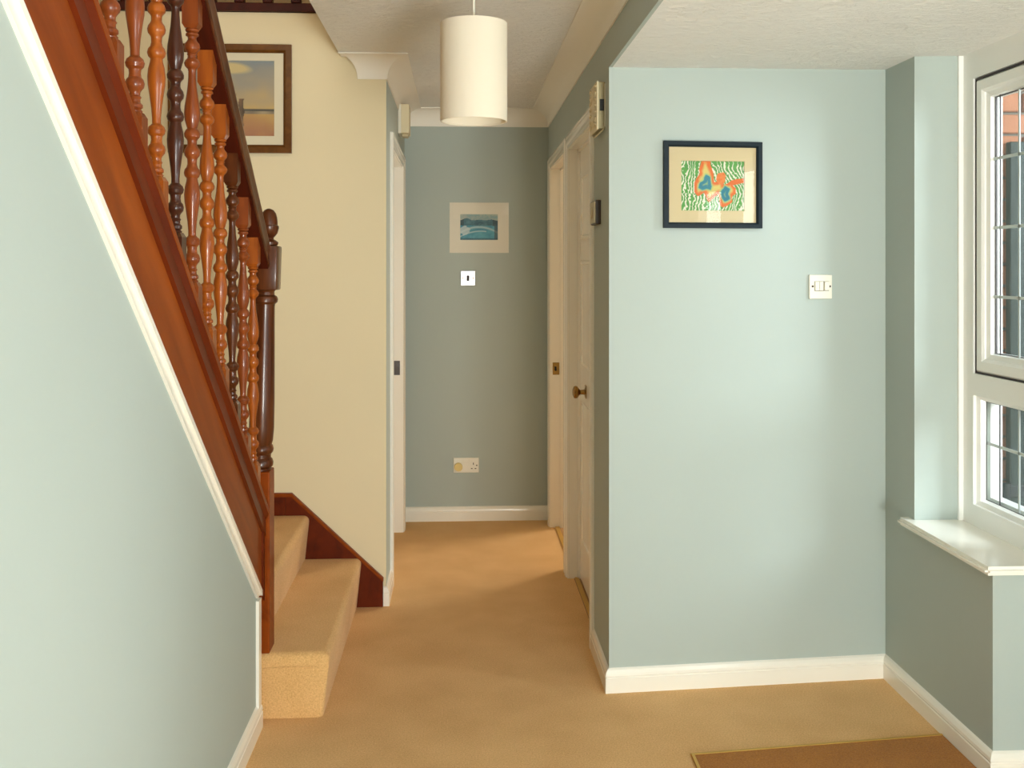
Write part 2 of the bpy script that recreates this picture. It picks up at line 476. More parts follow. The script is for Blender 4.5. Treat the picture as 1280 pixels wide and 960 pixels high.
CV = [(0, 0), (0, -0.098), (0.006, -0.098)]
for i in range(9):
    t = i / 8 * pi / 2
    CV.append((0.006 + 0.088 * (1 - math.cos(t)), -0.092 + 0.086 * math.sin(t)))
CV += [(0.1, -0.006), (0.1, 0)]
bm = BM()
run(bm, CV, (XL, YE, CEIL), (XR, YE, CEIL), (0, -1, 0), -1, -1)
run(bm, CV, (XL, 4.5, CEIL), (XL, YE, CEIL), (1, 0, 0), 1, -1)
run(bm, CV, (XR, YE, CEIL), (XR, BACK, CEIL), (-1, 0, 0), -1, 0)
run(bm, CV, (-0.446, 4.5, CEIL), (XL, 4.5, CEIL), (0, -1, 0), 0.78, 1)
struct('trim_1', bm, M_COVE, 'white concave coving where corridor walls meet the ceiling', 'coving', smooth=0.6)

# white strip along the stringer and down the wall end
bm = BM()
TW = 0.042
prism(bm, [(-0.652, 0.7, zsb(0.7) - TW), (-0.652, 3.287, zsb(3.287) - TW), (-0.652, 3.327, zsb(3.327) - 0.002), (-0.652, 3.327, zsb(3.327) + 0.004), (-0.652, 0.7, zsb(0.7) + 0.004)], (0.008, 0, 0))
prism(bm, [(-0.652, 0.7, zsb(0.7) - 0.014), (-0.652, 3.327, zsb(3.327) - 0.014), (-0.652, 3.327, zsb(3.327) + 0.004), (-0.652, 0.7, zsb(0.7) + 0.004)], (0.014, 0, 0))
box(bm, -0.712, -0.642, 3.287, 3.3275, 0.0, zsb(3.327) - 0.02)
struct('trim_2', bm, M_GLOSS, 'white strip edging the wall under the stairs along the mahogany stringer', 'trim')

# ------------------------------------------------------------------ doors
AR = [(0, 0), (0.0, 0.010), (0.004, 0.015), (0.016, 0.017), (0.022, 0.0135), (0.034, 0.0155), (0.048, 0.012), (0.052, 0.009), (0.065, 0.008), (0.065, 0)]


def door_unit(name, label, xw, side, y0, y1, depth, leaf=True, keep=None):
    """lining and architrave round an opening in a wall x = xw; side = direction (sign) of the corridor."""
    t = thing(name, (xw, (y0 + y1) / 2, 0), label, 'door', kind='structure')
    H = DOORH
    # architrave: (offset outward from opening, proud)
    bm = BM()
    prof = [(0.065 - a, p) for a, p in AR]
    pts = [(y0, 0, -1, 0), (y0, H, -1, 1), (y1, H, 1, 1), (y1, 0, 1, 0)]
    rings = [[Vector((xw + side * p, y + a * sy, z + a * sz)) for a, p in prof] for y, z, sy, sz in pts]
    loft(bm, rings)
    obj('architrave', bm, M_GLOSS, t, smooth=0.5)
    bm = BM()
    a, b = sorted((xw, xw - side * 0.1))
    box(bm, a, b, y0 - 0.002, y0 + 0.003, 0, H)
    box(bm, a, b, y1 - 0.003, y1 + 0.002, 0, H)
    box(bm, a, b, y0, y1, H - 0.003, H + 0.002)
    # stops
    s0, s1 = sorted((xw - side * (depth + 0.0), xw - side * (depth - 0.013)))
    if leaf:
        box(bm, s0, s1, y0, y0 + 0.012, 0, H); box(bm, s0, s1, y1 - 0.012, y1, 0, H); box(bm, s0, s1, y0, y1, H - 0.015, H)
    else:
        s0, s1 = sorted((xw - side * 0.05, xw - side * 0.075))
        box(bm, s0, s1, y0, y0 + 0.012, 0, H); box(bm, s0, s1, y1 - 0.012, y1, 0, H); box(bm, s0, s1, y0, y1, H - 0.015, H)
    obj('door_lining', bm, M_GLOSS, t)
    lf = None
    if leaf:
        bm = BM()
        l0, l1 = sorted((xw - side * depth, xw - side * (depth + 0.035)))
        box(bm, l0, l1, y0 + 0.005, y1 - 0.005, 0.008, H - 0.005)
        xs = xw - side * depth
        w = y1 - y0
        for (ya, yb, za, zb) in ((0.11, 0.47, 0.2, 0.86), (0.53, 0.89, 0.2, 0.86), (0.11, 0.47, 1.02, 1.52), (0.53, 0.89, 1.02, 1.52), (0.11, 0.47, 1.62, 1.92), (0.53, 0.89, 1.62, 1.92)):
            P = lambda u, v, d: Vector((xs + side * d, y0 + ya * w + u, za + v))
            frame_ring(bm, P, (yb - ya) * w, zb - za, [(0, 0), (0.004, 0.006), (0.014, 0.006), (0.02, 0)])
        lf = obj('door_leaf', bm, M_GLOSS, t)
    return t, lf


d1, leaf1 = door_unit('door_1', 'near right white panelled door, closed, with a brass knob', XR, -1, *D1, 0.052)
xk = XR + 0.052
bm = BM()
lathe(bm, [(0.0, 0), (0.026, 0.0), (0.026, 0.004), (0.012, 0.008), (0.010, 0.026), (0.016, 0.032), (0.027, 0.040), (0.029, 0.048), (0.026, 0.056), (0.014, 0.061), (0.0, 0.062)], seg=24, axis='x')
for v in bm.verts:
    v.co = Vector((xk - v.co.x, 4.61 + v.co.y, 0.92 + v.co.z))
obj('door_knob', bm, M_DARKBRASS, d1, 'round dark brass door knob', smooth=0.5)
bm = BM(); box(bm, xk - 0.004, xk, 4.585, 4.635, 0.892, 0.952, 0.002)
obj('knob_plate', bm, M_DARKBRASS, d1, 'brass plate behind the knob')
bm = BM(); box(bm, xk - 0.004, xk - 0.0, 4.46, 4.50, 0.60, 0.62)
bm2 = BM(); box(bm2, XR + 0.026, XR + 0.046, D1[0], D1[1], 0, 0.006, 0.002)
obj('threshold_strip', bm2, M_GOLD, d1, 'brass carpet strip under the door')
bm.free()

d2, _ = door_unit('door_2', 'far right open white doorway with bright jamb', XR, -1, *D2, 0.052, leaf=False)
bm = BM(); box(bm, XR + 0.008, XR + 0.046, D2[1] - 0.0055, D2[1] - 0.003, 0.875, 0.945, 0.001)
sp = obj('strike_plate', bm, M_DARKBRASS, d2, 'brass strike plate let into the jamb')
bm = BM(); box(bm, XR + 0.018, XR + 0.030, D2[1] - 0.007, D2[1] - 0.005, 0.898, 0.922)
obj('latch_hole', bm, M_BLACK, sp)
bm = BM(); box(bm, XR + 0.022, XR + 0.046, D2[0], D2[1], 0, 0.006, 0.002)
obj('threshold_strip', bm, M_GOLD, d2, 'brass carpet strip in the doorway')

d3, _ = door_unit('door_3', 'left corridor door in a white frame, seen edge on', XL, 1, *D3, 0.06)
bm = BM(); box(bm, XL - 0.045, XL - 0.012, D3[1] - 0.006, D3[1] - 0.003, 0.885, 0.965)
obj('strike_plate', bm, M_BROWN, d3, 'dark strike plate on the jamb')

# ------------------------------------------------------------------ window in the bay
W1 = thing('window_1', (XW, 3.12, SILL), 'white leaded casement window in the bay with a deep white sill', 'window', kind='structure')
WY0, WY1 = 2.865, 3.384
WT = LOW + 0.02
# outer frame
bm = BM()
fx0, fx1 = XW, XW + 0.07
box(bm, fx0, fx1, WY1 - 0.078, WY1 - 0.004, SILL, WT)           # far jamb
box(bm, fx0, fx1, WY0, WY0 + 0.07, SILL, WT)                    # near jamb
box(bm, fx0, fx1, WY0 + 0.07, WY1 - 0.078, 2.118, WT)                  # head
box(bm, fx0, fx1, WY0 + 0.07, WY1 - 0.078, SILL, SILL + 0.07)          # bottom
box(bm, fx0, fx1, WY0 + 0.07, WY1 - 0.078, 1.062, 1.135)               # transom
obj('window_frame', bm, M_UPVC, W1)
# trim strip between plaster and frame
bm = BM(); box(bm, XW - 0.016, XW + 0.02, WY1 - 0.011, WY1 + 0.004, SILL, LOW + 0.018, 0.002)
obj('cover_strip', bm, M_UPVC, W1)
# lower fixed light bead
def P1(y0, z0):
    return lambda u, v, d: Vector((XW + 0.006 + 0.03 - d, y0 + u, z0 + v))
bm = BM()
ly0, ly1, lz0, lz1 = WY0 + 0.065, WY1 - 0.074, SILL + 0.066, 1.066
frame_ring(bm, P1(ly0, lz0), ly1 - ly0, lz1 - lz0, [(0, 0), (0, 0.028), (0.018, 0.018), (0.024, 0.0)])
obj('glazing_bead', bm, M_UPVC, W1)
bm = BM()
frame_ring(bm, P1(ly0 + 0.022, lz0 + 0.022), ly1 - ly0 - 0.044, lz1 - lz0 - 0.044, [(0, 0), (0, 0.003), (0.0025, 0.002), (0.0025, 0)])
obj('glazing_gasket', bm, M_GASKET, W1)
# upper opening sash
SY0, SY1, SZ0, SZ1 = WY0 + 0.066, WY1 - 0.086, 1.141, 2.110
bm = BM()
Ps = lambda u, v, d: Vector((XW + 0.03 - d, SY0 + u, SZ0 + v))
frame_ring(bm, Ps, SY1 - SY0, SZ1 - SZ0, [(0, -0.03), (0, 0.020), (0.006, 0.026), (0.036, 0.026), (0.044, 0.019), (0.046, 0.014), (0.062, 0.008), (0.066, -0.010), (0.066, -0.03)])
sash = obj('casement_sash', bm, M_UPVC, W1)
bm = BM()
frame_ring(bm, Ps, SY1 - SY0, SZ1 - SZ0, [(-0.0055, 0.0), (-0.0055, 0.0245), (-0.0008, 0.0245), (-0.0008, 0.0)])
obj('sash_gasket', bm, M_GASKET, sash)
Pg = lambda u, v, d: Vector((XW + 0.03 - d, SY0 + 0.064 + u, SZ0 + 0.064 + v))
bm = BM()
frame_ring(bm, Pg, SY1 - SY0 - 0.128, SZ1 - SZ0 - 0.128, [(0, -0.012), (0, -0.004), (0.0035, -0.006), (0.0035, -0.012)])
obj('glass_gasket', bm, M_GASKET, sash)
# glass and outer frame lips
bm = BM(); box(bm, XW + 0.034, XW + 0.038, SY0 + 0.05, SY1 - 0.05, SZ0 + 0.05, SZ1 - 0.05)
obj('upper_pane', bm, M_PANE, sash)
bm = BM(); box(bm, XW + 0.040, XW + 0.044, ly0 + 0.005, ly1 - 0.005, lz0 + 0.005, lz1 - 0.005)
obj('lower_pane', bm, M_PANE, W1)
bm = BM()
Po = lambda u, v, d: Vector((XW + 0.05 + d, WY0 + 0.05 + u, SILL + 0.05 + v))
frame_ring(bm, Po, WY1 - WY0 - 0.10, 1.09 - SILL - 0.05, [(0, 0), (0, 0.04), (0.046, 0.04), (0.046, 0.0)])
Po2 = lambda u, v, d: Vector((XW + 0.05 + d, WY0 + 0.05 + u, 1.10 + v))
frame_ring(bm, Po2, WY1 - WY0 - 0.10, 2.125 - 1.10, [(0, 0), (0, 0.04), (0.046, 0.04), (0.046, 0.0)])
obj('outer_frame_lip', bm, M_UPVC, W1)
# dark spacer bars at the glass edge
bm = BM(); box(bm, XW + 0.031, XW + 0.0335, 3.1935, 3.1975, SZ0 + 0.064, SZ1 - 0.064); obj('spacer_bar', bm, M_GASKET, sash)
bm = BM(); box(bm, XW + 0.037, XW + 0.0395, 3.207, 3.211, lz0 + 0.022, lz1 - 0.022); obj('spacer_bar', bm, M_GASKET, W1)
# lead strips
for z in (1.392, 1.617, 1.842):
    bm = BM(); box(bm, XW + 0.031, XW + 0.034, SY0 + 0.06, SY1 - 0.06, z - 0.005, z + 0.005)
    obj('lead_strip', bm, M_LEAD, sash)
for y in (3.084, ):
    bm = BM(); box(bm, XW + 0.031, XW + 0.034, y - 0.004, y + 0.004, SZ0 + 0.06, SZ1 - 0.06)
    obj('lead_strip', bm, M_LEAD, sash)
bm = BM(); box(bm, XW + 0.037, XW + 0.040, ly0 + 0.02, ly1 - 0.02, 0.900, 0.910)
obj('lead_strip', bm, M_LEAD, W1)
bm = BM(); box(bm, XW + 0.037, XW + 0.040, 3.091, 3.099, lz0 + 0.02, lz1 - 0.02)
obj('lead_strip', bm, M_LEAD, W1)
# sill board, L-shaped horn past the reveal
bm = BM()
z0 = SILL - 0.026
plan = [(1.505, 2.835), (1.505, 3.437), (1.5455, 3.437), (1.5455, 3.3845), (XW + 0.02, 3.3845), (XW + 0.02, 2.835)]
vr = prism(bm, [(x, y, z0) for x, y in plan], (0, 0, 0.026))
es = [e for e in bm.edges if all(v.co.x < 1.51 for v in e.verts) or all(v.co.y < 2.84 for v in e.verts) or all(v.co.y > 3.43 for v in e.verts)]
bmesh.ops.bevel(bm, geom=es, offset=0.010, segments=4, affect='EDGES')
obj('window_sill', bm, M_GLOSS, W1, 'deep white painted sill with a rounded front edge', smooth=0.6)

# front door and window out of view to the right (they light the hall)
D4 = thing('door_4', (1.78, 1.87, 0), 'white front door with two glazed strips, beside the viewer', 'door', kind='structure')
bm = BM()
for b in ((1.18, 1.32, 0, 2.06), (1.64, 1.82, 0, 2.06), (2.06, 2.22, 0, 2.06), (1.32, 1.64, 0, 0.5), (1.82, 2.06, 0, 0.5), (1.32, 1.64, 1.92, 2.06), (1.82, 2.06, 2.0, 2.06)):
    box(bm, 1.76, 1.81, *b)
obj('door_leaf', bm, M_UPVC, D4)
for y0, y1, zt in ((1.32, 1.64, 1.92), (1.82, 2.06, 2.0)):
    bm = BM(); box(bm, 1.783, 1.787, y0, y1, 0.5, zt); obj('glass_strip', bm, M_PANE, D4)
W2 = thing('unseen_window_2', (1.78, -0.05, 0.8), 'unseen wide white window added beside the viewer', 'window', kind='structure')  # unseen opening, kept low to let the upward lamp in
bm = BM()
for b in ((-1.15, -1.08, 0.3, 2.1), (0.73, 0.80, 0.3, 2.1), (-0.20, -0.13, 0.3, 2.1), (-1.15, 0.80, 0.3, 0.37), (-1.15, 0.80, 2.03, 2.1)):
    box(bm, 1.75, 1.81, *b)
obj('window_frame', bm, M_UPVC, W2)
for y0, y1 in ((-1.08, -0.20), (-0.13, 0.73)):
    bm = BM(); box(bm, 1.778, 1.782, y0, y1, 0.37, 2.03); obj('pane', bm, M_PANE, W2)
W3 = thing('unseen_window_3', (1.18, BACK, 0.6), 'unseen white window added in the wall behind the viewer', 'window', kind='structure')  # unseen opening added behind, nearly full height to admit the lamps
bm = BM()
for b in ((0.66, 0.73, 0.1, 2.15), (1.63, 1.70, 0.1, 2.15), (1.15, 1.21, 0.1, 2.15)):
    box(bm, b[0], b[1], BACK - 0.08, BACK - 0.02, b[2], b[3])
for z in (0.1, 2.08):
    box(bm, 0.66, 1.70, BACK - 0.08, BACK - 0.02, z, z + 0.07)
obj('window_frame', bm, M_UPVC, W3)
for x0, x1 in ((0.73, 1.15), (1.21, 1.63)):
    bm = BM(); box(bm, x0, x1, BACK - 0.052, BACK - 0.048, 0.17, 2.08); obj('pane', bm, M_PANE, W3)

# ------------------------------------------------------------------ outside: brick wing wall and stained boards
bm = BM(); box(bm, 1.84, 3.4, 3.452, 3.56, -0.1, 3.0)
BW = obj('wall_brick', bm, M_MORTAR, None, 'orange brick wall outside the bay window', None, 'structure', 'wall')
bme = []
for m in (M_BRICK, M_BRICK2):
    b = BM(); box(b, -0.1075, 0.1075, -0.03, 0.03, -0.0325, 0.0325, 0.004, 1); finish(b)
    me = bpy.data.meshes.new('brick'); b.to_mesh(me); b.free(); me.materials.append(m); bme.append(me)
bh = BM(); box(bh, -0.051, 0.051, -0.03, 0.03, -0.0325, 0.0325, 0.004, 1); finish(bh)
half = bpy.data.meshes.new('brick'); bh.to_mesh(half); bh.free(); half.materials.append(M_BRICK)
r = 0
z = 0.30
while z < 2.42:
    x = 1.845 + (0.1075 if r % 2 == 0 else 0.051)
    first = True
    while x < 2.9:
        me = half if (first and r % 2) else random.choice(bme)
        o = link('brick', me, BW)
        o.location = (x, 3.462 + random.uniform(-0.003, 0.003), z + 0.0365)
        x += 0.1685 if (first and r % 2) else 0.225
        first = False
    z += 0.075; r += 1
gate = thing('timber_gate', (2.45, 3.40, 0), 'dark grey-green boarded gate outside the bay window', 'gate')
for i in range(8):
    x0 = 1.886 + i * 0.125
    bm = BM(); box(bm, x0, x0 + 0.121, 3.395, 3.425, 0.05, 1.92, 0.003, 1)
    obj('plank', bm, M_GATE, gate)
for z in (0.72, 1.08):
    bm = BM(); box(bm, 1.862, 1.935, 3.386, 3.395, z - 0.02, z + 0.02, 0.003, 1)
    lathe(bm, [(0, -0.028), (0.013, -0.028), (0.013, 0.028), (0, 0.028)], seg=10, origin=(1.872, 3.392, z))
    obj('strap_hinge', bm, M_IRON, gate, 'black iron strap hinge')
sbox('ground_outside', M_PAVING, 'grey paving outside the window', 'ground', (1.83, 9.0, -3.0, 3.6, -0.12, -0.06))

# ------------------------------------------------------------------ staircase
st = thing('staircase', (-0.95, 3.9, 0), 'mahogany staircase with turned balusters and beige carpeted treads', 'staircase')
YT = 0.55   # upper end of the flight rails


def slope_bar(bm, section, y0, y1, zf):
    """section (x, dz) swept along the pitch, plumb-cut ends"""
    loft(bm, [[Vector((x, y0, zf(y0) + d)) for x, d in section], [Vector((x, y1, zf(y1) + d)) for x, d in section]])


NX, NYC, NH = -0.672, 3.435, 0.044
NF = NYC - NH
bm = BM()
h = lambda y: zbt(y) - zsb(y)
slope_bar(bm, [(-0.648, -0.002), (-0.648, 0.27), (-0.680, 0.27), (-0.680, -0.002)], YT, NF, zsb)
string = obj('stringer', bm, M_STRING, st)
bm = BM()
slope_bar(bm, [(-0.640, 0.215), (-0.640, 0.262), (-0.650, 0.268), (-0.650, 0.205)], YT, NF, zsb)
prism(bm, [(-0.650, NF - 0.030, zsb(NF - 0.03)), (-0.650, NF, zsb(NF)), (-0.650, NF, zsb(NF) + 0.25), (-0.650, NF - 0.03, zsb(NF - 0.03) + 0.25)], (0.007, 0, 0))
obj('stringer_bead', bm, M_REDWOOD, string, 'dark red bead along the stringer')
bm = BM()
slope_bar(bm, [(-0.692, 0), (-0.634, 0), (-0.630, -0.004), (-0.630, -0.026), (-0.692, -0.026)], YT, NF, zbt)
br = obj('base_rail', bm, M_STRING, st)
bm = BM()
slope_bar(bm, [(-0.690, -0.026), (-0.6315, -0.026), (-0.645, -0.050), (-0.677, -0.050)], YT, NF, zbt)
obj('rail_cove', bm, M_REDWOOD, br, 'cove under the base rail, darkened as its shaded underside')  # underside split off so its shade sits in the wood colour
bm = BM()
HRs = [(-0.630, 0.0), (-0.627, 0.006), (-0.627, 0.016), (-0.631, 0.022), (-0.630, 0.050), (-0.626, 0.066), (-0.628, 0.082), (-0.640, 0.096), (-0.661, 0.102),
       (-0.682, 0.096), (-0.694, 0.082), (-0.696, 0.066), (-0.692, 0.050), (-0.691, 0.022), (-0.695, 0.016), (-0.695, 0.006), (-0.692, 0.0)]
slope_bar(bm, HRs, YT, NF + 0.002, zhb)
hr = obj('handrail', bm, M_NEWEL, st, smooth=0.7)
bm = BM(); slope_bar(bm, [(-0.690, -0.006), (-0.632, -0.006), (-0.632, 0.003), (-0.690, 0.003)], YT, NF, zhb)
obj('handrail_underside', bm, M_FILLET, hr, 'handrail underside strip, dark red standing in for shade')  # added strip, its dark tone paints the shade under the handrail

# newel
bm = BM()
box(bm, NX - NH, NX + NH, NYC - NH, NYC + NH, 0.212, 0.812, 0.004)
obj('newel_base', bm, M_STRING, st, 'red-brown square foot of the newel post')
bm = BM()
r_ = NH - 0.002
prof = [(0.0, 0.808), (r_ * 0.8, 0.808), (r_ * 0.80, 0.818), (r_ * 0.98, 0.826), (r_ * 1.0, 0.838), (r_ * 0.92, 0.848), (r_ * 0.80, 0.853), (r_ * 0.80, 0.864), (r_ * 0.96, 0.872), (r_ * 1.0, 0.882),
        (r_ * 0.92, 0.893), (r_ * 0.84, 0.897), (r_ * 0.92, 0.91), (r_ * 0.98, 0.95), (r_ * 0.96, 1.05), (r_ * 0.84, 1.25), (r_ * 0.78, 1.355), (r_ * 0.80, 1.365), (r_ * 0.98, 1.372), (r_ * 1.02, 1.382), (r_ * 0.94, 1.391),
        (r_ * 0.74, 1.396), (r_ * 0.72, 1.406), (r_ * 0.84, 1.414), (0, 1.415)]
lathe(bm, prof, (NX, NYC), 28)
box(bm, NX - NH, NX + NH, NYC - NH, NYC + NH, 1.412, 1.560, 0.006)
for v in bm.verts:      # the old post leans a little
    v.co.x += 0.024 * (v.co.z - 0.6) / 0.9
newel = obj('newel_post', bm, M_NEWEL, st, smooth=0.6)
bm = BM()
fx = NX + 0.034
lathe(bm, [(0, 1.558), (0.022, 1.558), (0.030, 1.564), (0.031, 1.572), (0.024, 1.578), (0.016, 1.582), (0.015, 1.587), (0.020, 1.592), (0.028, 1.602), (0.0325, 1.618), (0.0325, 1.626), (0.029, 1.629), (0.0285, 1.642), (0.027, 1.655), (0.0235, 1.668), (0.016, 1.679), (0.006, 1.684), (0, 1.685)], (fx, NYC), 28)
obj('acorn_finial', bm, M_NEWEL, newel, smooth=0.6)

# balusters
BP = [(0, 15), (4, 17.5), (8, 16), (10, 13), (13, 16), (18, 16.5), (21, 12.5), (27, 12), (32, 14), (38, 18), (45, 19.5), (52, 18.5), (58, 14.5), (61, 12.5), (64, 13.8), (68, 12.2), (74, 13), (79, 17), (86, 19.5), (93, 18), (97, 15), (100, 12.5),
      (106, 11), (120, 11.2), (145, 12.6), (170, 15.5), (192, 18.3), (210, 19.3), (226, 18.3), (242, 14.5), (247, 13.2), (252, 17), (260, 19.5), (268, 18.8), (274, 14.5), (278, 13), (287, 12.8), (292, 14.5), (298, 18), (306, 19.5), (314, 18.3), (321, 14), (325, 13), (335, 12.8),
      (343, 14.5), (348, 18), (357, 19.8), (365, 18), (370, 14.2), (377, 14.8), (392, 18), (410, 19.3), (428, 18.5), (452, 15.5), (478, 12.6), (500, 11.2), (511, 11.2), (514, 13), (518, 17), (526, 19.5), (534, 17.8), (539, 13.8), (547, 13), (555, 14), (560, 17.5), (568, 19.3), (576, 18), (582, 14), (586, 12.2), (592, 12),
      (596, 14), (600, 12.2), (606, 12.5), (611, 16), (617, 16.2), (620, 13), (624, 16), (628, 15)]
BLK = 0.020


def baluster_mesh(m):
    """origin at the middle of the turned part"""
    bm = BM()
    lathe(bm, [(0, 0.3145)] + [((19.8 - (19.8 - r) * 1.22) / 1000, 0.314 - t / 1000) for t, r in BP] + [(0, -0.3145)], seg=18)
    for s in (1, -1):
        e = BLK * pitch
        za, zb = s * 0.313, s * 0.398
        # square block, chamfered towards the turning, cut on the rake at the rail
        c = 0.72
        r0 = [Vector((x * BLK * c, y * BLK * c, za)) for x, y in ((-1, -1), (1, -1), (1, 1), (-1, 1))]
        r1 = [Vector((x * BLK, y * BLK, za + s * 0.010)) for x, y in ((-1, -1), (1, -1), (1, 1), (-1, 1))]
        r2 = [Vector((x * BLK, y * BLK, zb - y * e)) for x, y in ((-1, -1), (1, -1), (1, 1), (-1, 1))]
        loft(bm, [r0, r1, r2])
    finish(bm, 0.5)
    me = bpy.data.meshes.new('baluster'); bm.to_mesh(me); bm.free(); me.materials.append(m)
    return me


BMS = {k: baluster_mesh(m) for k, m in (('o', M_BAL), ('r', M_BALRED), ('d', M_BALDARK), ('n', M_NEWEL))}
tones = 'oodororrorrorrdroor'
tones = ['o', 'r', 'n', 'o', 'o', 'r', 'd', 'o', 'r', 'r', 'o', 'r', 'd', 'o', 'r', 'o', 'r', 'd']
y = 3.285
for i in range(18):
    yy = y - 0.1475 * i
    if yy < 0.7:
        break
    o = link('baluster', BMS[tones[i]], st, 'dark brown turned baluster' if tones[i] == 'd' else None)
    o.location = (-0.661, yy, (zbt(yy) + zhb(yy)) / 2)


# carpeted steps
def step(x_far, x_base, x_nose, y0, y1, z0, z1, near_round=True):
    bm = BM()
    pts = [(x_far, z0), (x_base, z0), (x_nose - 0.004, z1 - 0.045), (x_nose, z1)]
    pts += [(x_far, z1)]
    prism(bm, [(x, y0, z) for x, z in pts], (0, y1 - y0, 0))
    def is_top_right(e):
        return all(abs(v.co.x - x_nose) < 1e-4 and v.co.z > z1 - 1e-4 for v in e.verts)
    def is_top_near(e):
        return all(abs(v.co.y - y0) < 1e-4 and v.co.z > z1 - 1e-4 for v in e.verts)
    def is_corner(e):
        return all(abs(v.co.y - y0) < 1e-4 and v.co.x > x_base - 1e-4 for v in e.verts) and abs(e.verts[0].co.z - e.verts[1].co.z) > 0.02
    es = [e for e in bm.edges if is_top_right(e) or (near_round and (is_top_near(e) or is_corner(e)))]
    bmesh.ops.bevel(bm, geom=es, offset=0.026, segments=5, affect='EDGES', profile=0.5)
    return obj('carpeted_step', bm, M_CARPET, st, smooth=0.9)


step(-1.497, -0.452, -0.430, 3.385, 4.478, 0.0005, 0.214)
step(-1.497, -0.676, -0.656, 3.485, 4.478, 0.212, 0.405, False)
step(-1.497, -0.92, -0.90, 3.485, 4.478, 0.400, 0.60, False)
for i in range(10):
    z1 = 0.8 + 0.2 * i
    y1 = 3.36 - 0.2516 * i
    bm = BM()
    zb = max(0.3, z1 - 0.42)
    box(bm, -1.497, -0.695, y1 - 0.27, y1, z1 - 0.21, z1)
    es = [e for e in bm.edges if all(v.co.y > y1 - 1e-4 and v.co.z > z1 - 1e-4 for v in e.verts)]
    bmesh.ops.bevel(bm, geom=es, offset=0.02, segments=3, affect='EDGES')
    obj('carpeted_step', bm, M_CARPET, st, smooth=0.9)
# carpet stitch line on the near end of the bottom step
bm = BM()
tube(bm, [(-0.648, 3.384, 0.168), (-0.56, 3.3835, 0.170), (-0.475, 3.384, 0.1685)], 0.0018, 6)
obj('carpet_seam', bm, M_CARPET, st)

# wall string on the cream wall
bm = BM()
prism(bm, [(-0.338, 4.4995, 0), (-0.338, 4.4995, 0.112), (-0.735, 4.4995, 0.489), (-0.76, 4.4995, 0.489), (-0.76, 4.4995, 0.0)], (0, -0.022, 0))
ws = obj('wall_string', bm, M_REDWOOD, st, 'sloping dark mahogany skirting against the cream wall')
bm = BM()
loft(bm, [[Vector((x, 4.4995 - a, z + b)) for a, b in ((0, 0), (0.027, 0), (0.027, 0.008), (0.02, 0.014), (0, 0.014))] for x, z in ((-0.336, 0.110), (-0.735, 0.487), (-1.497, 0.487))])
obj('string_cap', bm, M_STRING, ws)
bm = BM()
box(bm, -1.497, -0.762, 4.483, 4.4995, 0.0, 0.487)
obj('upper_wall_string', bm, M_REDWOOD, st)

# upper landing balustrade
lb = thing('landing_balustrade', (-1.0, 4.49, 2.605), 'dark brown balustrade along the landing edge above the cream wall', 'balustrade')
bm = BM(); box(bm, -1.497, -0.525, 4.478, 4.6, 2.607, 2.643, 0.003)
obj('fascia_board', bm, M_FILLET, lb)
bm = BM(); box(bm, -1.497, -0.505, 4.51, 4.57, 3.48, 3.54, 0.012)
obj('handrail', bm, M_NEWEL, lb)
bm = BM(); box(bm, -0.021, 0.021, -0.021, 0.021, 0, 0.83, 0.002, 1); finish(bm)
pm = bpy.data.meshes.new('post'); bm.to_mesh(pm); bm.free(); pm.materials.append(M_FILLET)
for i in range(8):
    o = link('post', pm, lb); o.location = (-0.600 - 0.1235 * i, 4.54, 2.655)

# ------------------------------------------------------------------ pendant lamp
LX, LY = 0.041, 3.02
pl = thing('pendant_lamp', (LX, LY, 2.415), 'cream drum shade pendant lamp hanging from the hall ceiling', 'lamp')
R, z0, z1 = 0.0995, 1.921, 2.212
bm = BM()
t = 0.0022
rings = []
for rr, zz in ((R, z0), (R, z1), (R - t, z1), (R - t, z0)):
    rings.append([Vector((LX + rr * math.cos(2 * pi * i / 64), LY + rr * math.sin(2 * pi * i / 64), zz)) for i in range(64)])
vr = [[bm.verts.new(p) for p in ring] for ring in rings]
for k in range(4):
    a, b = vr[k], vr[(k + 1) % 4]
    for i in range(64):
        bm.faces.new((a[i], a[(i + 1) % 64], b[(i + 1) % 64], b[i]))
shade = obj('lamp_shade', bm, M_SHADE, pl, smooth=0.6)
for zz in (z0 + 0.002, z1 - 0.002):
    bm = BM()
    pts = [(LX + (R - 0.003) * math.cos(2 * pi * i / 48), LY + (R - 0.003) * math.sin(2 * pi * i / 48), zz) for i in range(49)]
    tube(bm, pts, 0.0025, 6)
    obj('shade_ring', bm, M_SHADE, shade)
bm = BM()
for k in range(3):
    a = 2 * pi * k / 3 + 0.3
    tube(bm, [(LX, LY, z1 - 0.012), (LX + (R - 0.004) * math.cos(a), LY + (R - 0.004) * math.sin(a), z1 - 0.004)], 0.0018, 6)
lathe(bm, [(0.012, z1 - 0.016), (0.024, z1 - 0.016), (0.024, z1 - 0.009), (0.012, z1 - 0.009)], (LX, LY), 20)
obj('shade_spider', bm, M_COVE, shade)
bm = BM(); tube(bm, [(LX, LY, z1 - 0.02), (LX, LY, 2.40)], 0.0032, 8)
obj('cord', bm, M_PLASTIC, pl)
bm = BM(); lathe(bm, [(0, 2.385), (0.012, 2.385), (0.022, 2.395), (0.038, 2.405), (0.040, 2.415), (0, 2.415)], (LX, LY), 24)
obj('ceiling_rose', bm, M_PLASTIC, pl, smooth=0.6)
bm = BM(); lathe(bm, [(0, z1 - 0.10), (0.018, z1 - 0.10), (0.020, z1 - 0.03), (0.012, z1 - 0.016), (0, z1 - 0.016)], (LX, LY), 20)
obj('bulb_holder', bm, M_PLASTIC, pl, smooth=0.6)
